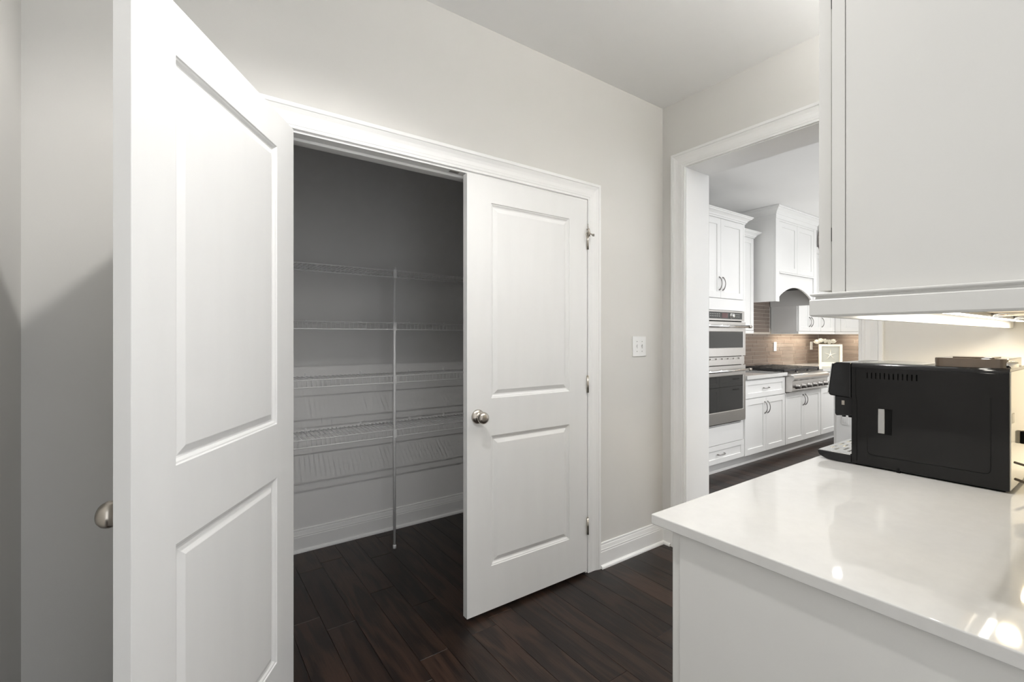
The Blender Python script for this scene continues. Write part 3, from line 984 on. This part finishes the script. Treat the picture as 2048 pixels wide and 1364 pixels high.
for k in range(3):
    x0 = 0.006 + k * 0.300
    x1 = x0 + 0.298
    g = MB()
    a, b_ = 0.922, 0.944
    for y in (2.425, 2.695, 2.965):
        g.box(x0, x1, y, y + 0.014, a, b_)
    for x in (x0, x0 + 0.142, x1 - 0.014):
        g.box(x, x + 0.014, 2.425, 2.979, a, b_)
    for y in (2.56, 2.84):
        g.box(x0 + 0.03, x1 - 0.03, y, y + 0.012, a + 0.004, b_)
    for x in (x0 + 0.06, x0 + 0.22):
        g.box(x, x + 0.012, 2.45, 2.95, a + 0.004, b_)
    for x in (x0, x1 - 0.014):
        for y in (2.425, 2.965):
            g.box(x, x + 0.014, y, y + 0.014, 0.903, a)
    g.build('grate', 'iron', rt, 0.002)

# ---------------------------------------------------------------- kitchen: hood
hd = thing('range_hood', 'white panelled range hood with arched valance and crown moulding', 'range hood', (5.365, 2.500, 0))
wH = 1.045
dH = YB - 2.500 - 0.0125
for x0 in (0.0, wH - 0.020):
    rbox(x0, x0 + 0.020, 0.0, dH, 1.700, CEIL - 0.004).build('side_panel', 'kcab', hd, 0.001)
for x0 in (0.0, wH - 0.080):
    rbox(x0, x0 + 0.080, -0.020, -0.0002, 1.700, CEIL - 0.006).build('corner_post', 'kcab', hd, 0.0015)
rbox(0.080, wH - 0.080, -0.001, 0.020, 2.02, CEIL - 0.006).build('backing', 'kcab', hd)
rbox(0.020, wH - 0.020, 0.02, dH, 1.90, 1.93).build('liner', 'iron', hd)
for x0, x1 in ((0.083, wH / 2 - 0.0015), (wH / 2 + 0.0015, wH - 0.083)):
    shaker('door', x0, x1, 2.040, 2.600, hd, y=-0.018, t=0.017)
rbox(0.080, wH - 0.080, -0.018, -0.0012, 2.602, CEIL - 0.006).build('frieze', 'kcab', hd, 0.001)
rbox(0.078, wH - 0.078, -0.028, -0.001, 2.020, 2.036).build('ledge', 'kcab', hd, 0.002)
arc = [(0.081, 2.018), (0.081, 1.752)]
x0, x1 = 0.105, wH - 0.105
arc.append((x0, 1.752))
for i in range(25):
    s = i / 24
    x = x0 + (x1 - x0) * s
    arc.append((x, 1.752 + 0.128 * math.sin(PI * s) ** 0.8 if 0 < s < 1 else 1.752))
arc += [(wH - 0.081, 1.752), (wH - 0.081, 2.018)]
MB().prism(arc, -0.006, 0.014, 'y').build('arched_valance', 'kcab', hd, 0.0008)
CR2 = [(0.0, 0.0), (0.005, 0.0), (0.005, 0.046), (0.010, 0.050), (0.013, 0.062), (0.028, 0.084), (0.046, 0.100), (0.050, 0.108), (0.062, 0.112), (0.062, 0.130), (0.0, 0.130)]
MB().sweep([(wH, dH), (wH, -0.020), (0, -0.020), (0, dH)], [(o, r + CEIL - 0.132) for o, r in CR2], lambda a, b, r: (a, b, r)).build('crown_moulding', 'kcab', hd)


# ---------------------------------------------------------------- kitchen: wall cabinets
def wall_cab(label, x0, w, doors, loc, rz=0.0, ztop=2.43, crown_path=None, d=0.33):
    t = thing('upper_cabinet', label, 'cabinet', loc, rz, 'kitchen wall cabinets')
    MB().box(0, w, 0, d, 1.376, ztop).build('body', 'kcab', t, 0.001)
    MB().box(0.0, w, -0.020, 0.0, 1.343, 1.375).box(0.0, 0.014, 0.0005, d, 1.343, 1.375).build('light_rail', 'kcab', t, 0.0015)
    for a, b_, side in doors:
        q = shaker('door', a, b_, 1.380, ztop - 0.012, t)
        if side:
            pull(q, (b_ - 0.029 if side > 0 else a + 0.029, -0.02, 1.500), 0.125)
    if crown_path:
        MB().sweep(crown_path, [(o, r + ztop - 0.01) for o, r in CROWN], lambda a, b, r: (a, b, r)).build('crown_moulding', 'kcab', t)
    return t


YU = 2.708
dU = YB - YU - 0.0125
w1 = 5.295 - 4.572
wall_cab('white wall cabinet squeezed between the oven tower and the hood', 0, w1, [(0.004, w1 / 2 - 0.0015, 1), (w1 / 2 + 0.0015, w1 - 0.004, -1)], (4.572, YU, 0), 0, 2.43, [(w1, dU), (w1, -0.02), (0.062, -0.02)], dU)
w2 = 7.5465 - 6.412
e2 = wall_cab('white wall cabinet to the right of the hood, reaching the kitchen corner', 0, w2, [(0.010, 0.335, 1), (0.338, 0.663, -1), (0.670, 1.060, -1)], (6.412, YU, 0), 0, 2.43, [(w2, -0.02), (0, -0.02)], dU)
e3 = wall_cab('white wall cabinet on the far end wall of the kitchen', 0, 1.20, [(0.07, 0.55, 1), (0.553, 1.03, -1)], (7.568, YU - 0.0206, 0), -PI / 2, 2.43, [(1.2, -0.02), (0.07, -0.02)], 0.318)
rbox(0.001, 0.068, -0.0195, -0.0003, 1.378, 2.418).build('filler', 'kcab', e3)
rbox(1.063, w2, -0.0195, -0.0003, 1.378, 2.418).build('filler', 'kcab', e2)
for loc, sx, sy in (((6.95, 2.90, 1.355), 1.0, 0.04), ((7.75, 2.2, 1.355), 0.04, 0.9)):
    l = bpy.data.lights.new('cabinet_strip_lamp', 'AREA')
    l.shape = 'RECTANGLE'
    l.size, l.size_y = sx, sy
    l.energy = 4.5
    l.color = (1.0, 0.9, 0.74)
    o = bpy.data.objects.new('cabinet_strip_lamp', l)
    o.location = loc
    COL.objects.link(o)

# ---------------------------------------------------------------- kitchen: tiled backsplash
TH, TW_ = 0.0500, 0.380
TM = {}


def tile_mesh(L, H):
    key = (round(L, 3), round(H, 3))
    if key not in TM:
        g, c, t = 0.0021, 0.0010, 0.0048
        a = [(g, g), (L - g, g), (L - g, H - g), (g, H - g)]
        b = [(g + c, g + c), (L - g - c, g + c), (L - g - c, H - g - c), (g + c, H - g - c)]
        vs = [(x, 0, z) for x, z in a] + [(x, -t + c, z) for x, z in a] + [(x, -t, z) for x, z in b]
        fs = [(0, 1, 2, 3), (8, 9, 10, 11)]
        for k in range(4):
            k2 = (k + 1) % 4
            fs += [(k, k2, 4 + k2, 4 + k), (4 + k, 4 + k2, 8 + k2, 8 + k)]
        me = MB().add(vs, fs).mesh('tile')
        me.materials.append(M['tile'])
        TM[key] = me
    return TM[key]


def tiles(root, x0, x1, z0, z1, seed):
    r = random.Random(seed)
    z = z0
    row = 0
    while z < z1 - 0.008:
        h = min(TH, z1 - z)
        x = x0 - r.choice([0.0, 0.1, 0.2, 0.05, 0.15, 0.25, 0.3])
        while x < x1 - 0.01:
            a, b_ = max(x, x0), min(x + TW_, x1)
            if b_ - a > 0.012:
                o = bpy.data.objects.new('tile', tile_mesh(b_ - a, h))
                o.location = (a, 0, z)
                o.parent = root
                COL.objects.link(o)
            x += TW_
        z += TH
        row += 1


bs = thing('tile_backsplash', 'taupe glass tile backsplash behind the range', 'backsplash', (0, YB - 0.004, 0))
g = MB().box(4.572, XE - 0.005, 0.0, 0.0035, 0.9145, 1.375).box(5.388, 6.388, 0.0, 0.0035, 1.375, 1.90)
g.build('grout', 'grout', bs)
tiles(bs, 4.572, XE - 0.012, 0.9145, 1.342, 3)
tiles(bs, 5.388, 6.388, 1.3645, 1.895, 5)
be = thing('tile_backsplash', 'taupe glass tile backsplash on the far end wall beside the picture frame', 'backsplash', (XE - 0.004, YB - 0.012, 0), -PI / 2)
MB().box(0.0, 1.8, 0.0, 0.0035, 0.9145, 1.375).build('grout', 'grout', be)
tiles(be, 0.0, 1.5, 0.9145, 1.342, 9)


def outlet(label, loc, rz):
    t = thing('power_outlet', label, 'outlet', loc, rz, 'outlets on the kitchen tiles')
    rbox(-0.036, 0.036, -0.007, 0.0, -0.060, 0.060).build('plate', 'plate', t, 0.0015)
    for z in (-0.024, 0.024):
        f = rbox(-0.017, 0.017, -0.0085, -0.0068, z - 0.015, z + 0.015).build('receptacle', 'plate', t, 0.0008)
        MB().box(-0.008, -0.005, -0.0090, -0.0084, z - 0.006, z + 0.006).box(0.005, 0.008, -0.0090, -0.0084, z - 0.006, z + 0.006).build('slots', 'platedark', f)


outlet('white outlet on the tiles just right of the range', (6.52, YB - 0.0112, 1.175), 0)
outlet('white outlet on the tiles left of the picture frame', (7.64, YB - 0.0112, 1.175), 0)
outlet('white outlet on the far end wall tiles, right of the picture frame', (XE - 0.0112, 2.478, 1.165), -PI / 2)

# ---------------------------------------------------------------- kitchen: picture frame, flowers
pf = thing('picture_frame', 'pale square shadow box frame with a white starfish', 'picture frame', (7.555, 2.745, 0.9142), -math.radians(54))
hw = 0.142
MB().panels((-hw, -0.012, 0.0), (1, 0, 0), (0, 0, 1), (0, -1, 0), 2 * hw, 0.285, 0.034, [(0.030, 2 * hw - 0.030, 0.028, 0.257)], [(0.001, 0.020)]).build('frame', 'frame', pf, 0.001)
rbox(-hw + 0.032, hw - 0.032, 0.0070, 0.0078, 0.030, 0.255).build('backing', 'mat', pf)
st = MB()
pts = []
for k in range(10):
    a = PI / 2 + k * PI / 5
    rr = 0.086 if k % 2 == 0 else 0.010
    pts.append((rr * math.cos(a), 0.135 + rr * math.sin(a)))
vs = [(x, 0.0065, z) for x, z in pts] + [(x * 0.9, 0.001, 0.135 + (z - 0.135) * 0.9) for x, z in pts] + [(0, -0.006, 0.135)]
fs = [tuple(range(10))]
for k in range(10):
    k2 = (k + 1) % 10
    fs += [(k, k2, 10 + k2, 10 + k), (10 + k, 10 + k2, 20)]
st.add(vs, fs)
st.build('starfish', 'star', pf)

fv = thing('flower_vase', 'small vase of white roses behind the starfish frame', 'flowers', (7.625, 2.835, 0.9142))
MB().lathe([(0, 0), (0.035, 0), (0.045, 0.03), (0.048, 0.10), (0.036, 0.17), (0.030, 0.20), (0.034, 0.215), (0.030, 0.215), (0.026, 0.20), (0.0, 0.19)], (0, 0, 0), 'z', 20).build('vase', 'plate', fv)
rf = random.Random(4)
side = Vector((0.8138, -0.5812, 0))
for k in range(5):
    s = (-0.125 + k * 0.058)
    c = side * s + Vector((0, 0, 0.312 + [0.0, 0.020, 0.012, 0.0, 0.008][k]))
    fm = MB()
    for ring, (n, R, tilt, hh) in enumerate(((6, 0.044, 0.75, 0.0), (5, 0.031, 0.35, 0.008), (4, 0.017, 0.1, 0.012))):
        for i in range(n):
            a = 2 * PI * i / n + ring * 0.5 + k
            rad = Vector((math.cos(a), math.sin(a), 0))
            tan = Vector((-math.sin(a), math.cos(a), 0))
            grid = []
            for u in range(4):
                for q in range(4):
                    uu, qq = (u / 3 - 0.5) * 2, q / 3
                    wdt = R * 0.75 * math.sin(PI * (0.15 + 0.75 * qq)) * uu
                    out = R * (0.25 + 0.75 * qq ** 0.7) + tilt * 0.014 * qq * qq - 0.006 * uu * uu
                    hgt = hh + 0.052 * qq * (1 - 0.35 * tilt * qq) - 0.022
                    grid.append(c + rad * out + tan * wdt + Vector((0, 0, hgt)))
            fs = []
            for u in range(3):
                for q in range(3):
                    fs.append((u * 4 + q, u * 4 + q + 1, (u + 1) * 4 + q + 1, (u + 1) * 4 + q))
            fm.add(grid, fs, True)
    fm.lathe([(0, -0.02), (0.020, -0.015), (0.026, 0.0), (0.020, 0.015), (0.008, 0.022), (0, 0.022)], tuple(c), 'z', 10)
    fo = fm.build('rose', 'petal', fv, fix=False)
    MB().tube([(0, 0, 0.19), tuple(side * s * 0.4 + Vector((0, 0, 0.26))), tuple(c + Vector((0, 0, -0.018)))], 0.003, 6).build('stem', 'leaf', fv)
    lf = MB()
    b0 = c + Vector((0, 0, -0.02))
    for q in (-1, 1):
        tip = b0 + side * (0.035 * q) + Vector((0.01, 0, -0.006))
        lf.add([b0, b0 + side * (0.017 * q) + Vector((0, 0.012, 0.004)), tip, b0 + side * (0.017 * q) + Vector((0, -0.012, 0.004)), b0 + Vector((0, 0, -0.003)), tip + Vector((0, 0, -0.002))],
               [(0, 1, 2), (0, 2, 3), (4, 5, 1), (4, 3, 5), (0, 4, 1), (0, 3, 4), (1, 5, 2), (2, 5, 3)])
    lf.build('leaves', 'leaf', fv)

# ---------------------------------------------------------------- kitchen: island
isl = thing('kitchen_island', 'white kitchen island end glimpsed beneath the coffee machine spout', 'island', (4.60, 0.55, 0))
MB().box(0, 2.2, 0, 1.080, 0.10, 0.876).box(0.0, 2.2, 0.05, 1.02, 0, 0.10).build('body', 'kcab', isl, 0.002)
rbox(-0.006, 2.23, -0.03, 1.087, 0.8765, 0.914).build('island_top', 'quartz', isl, 0.002)
for k in range(3):
    for z0, z1, nm in ((0.69, 0.865, 'drawer'), (0.11, 0.682, 'door')):
        a = 2.195 - k * 0.73
        q = MB().panels((a, 1.100, z0), (-1, 0, 0), (0, 0, 1), (0, 1, 0), 0.725, z1 - z0, 0.0195, [(0.058, 0.667, 0.046, z1 - z0 - 0.046)], [(0.001, 0.008)]).build(nm, 'kcab', isl, 0.001)
        pull(q, (a - 0.36, 1.100, z1 - 0.088 if nm == 'drawer' else z1 - 0.04), 0.125, False, dirn=(0, 1, 0))
io = rbox(-0.006, -0.0002, 0.985, 1.037, 0.555, 0.635).build('outlet_plate', 'plate', isl, 0.0015)
rbox(-0.0085, -0.0060, 0.997, 1.025, 0.575, 0.615).build('receptacle', 'plate', io)
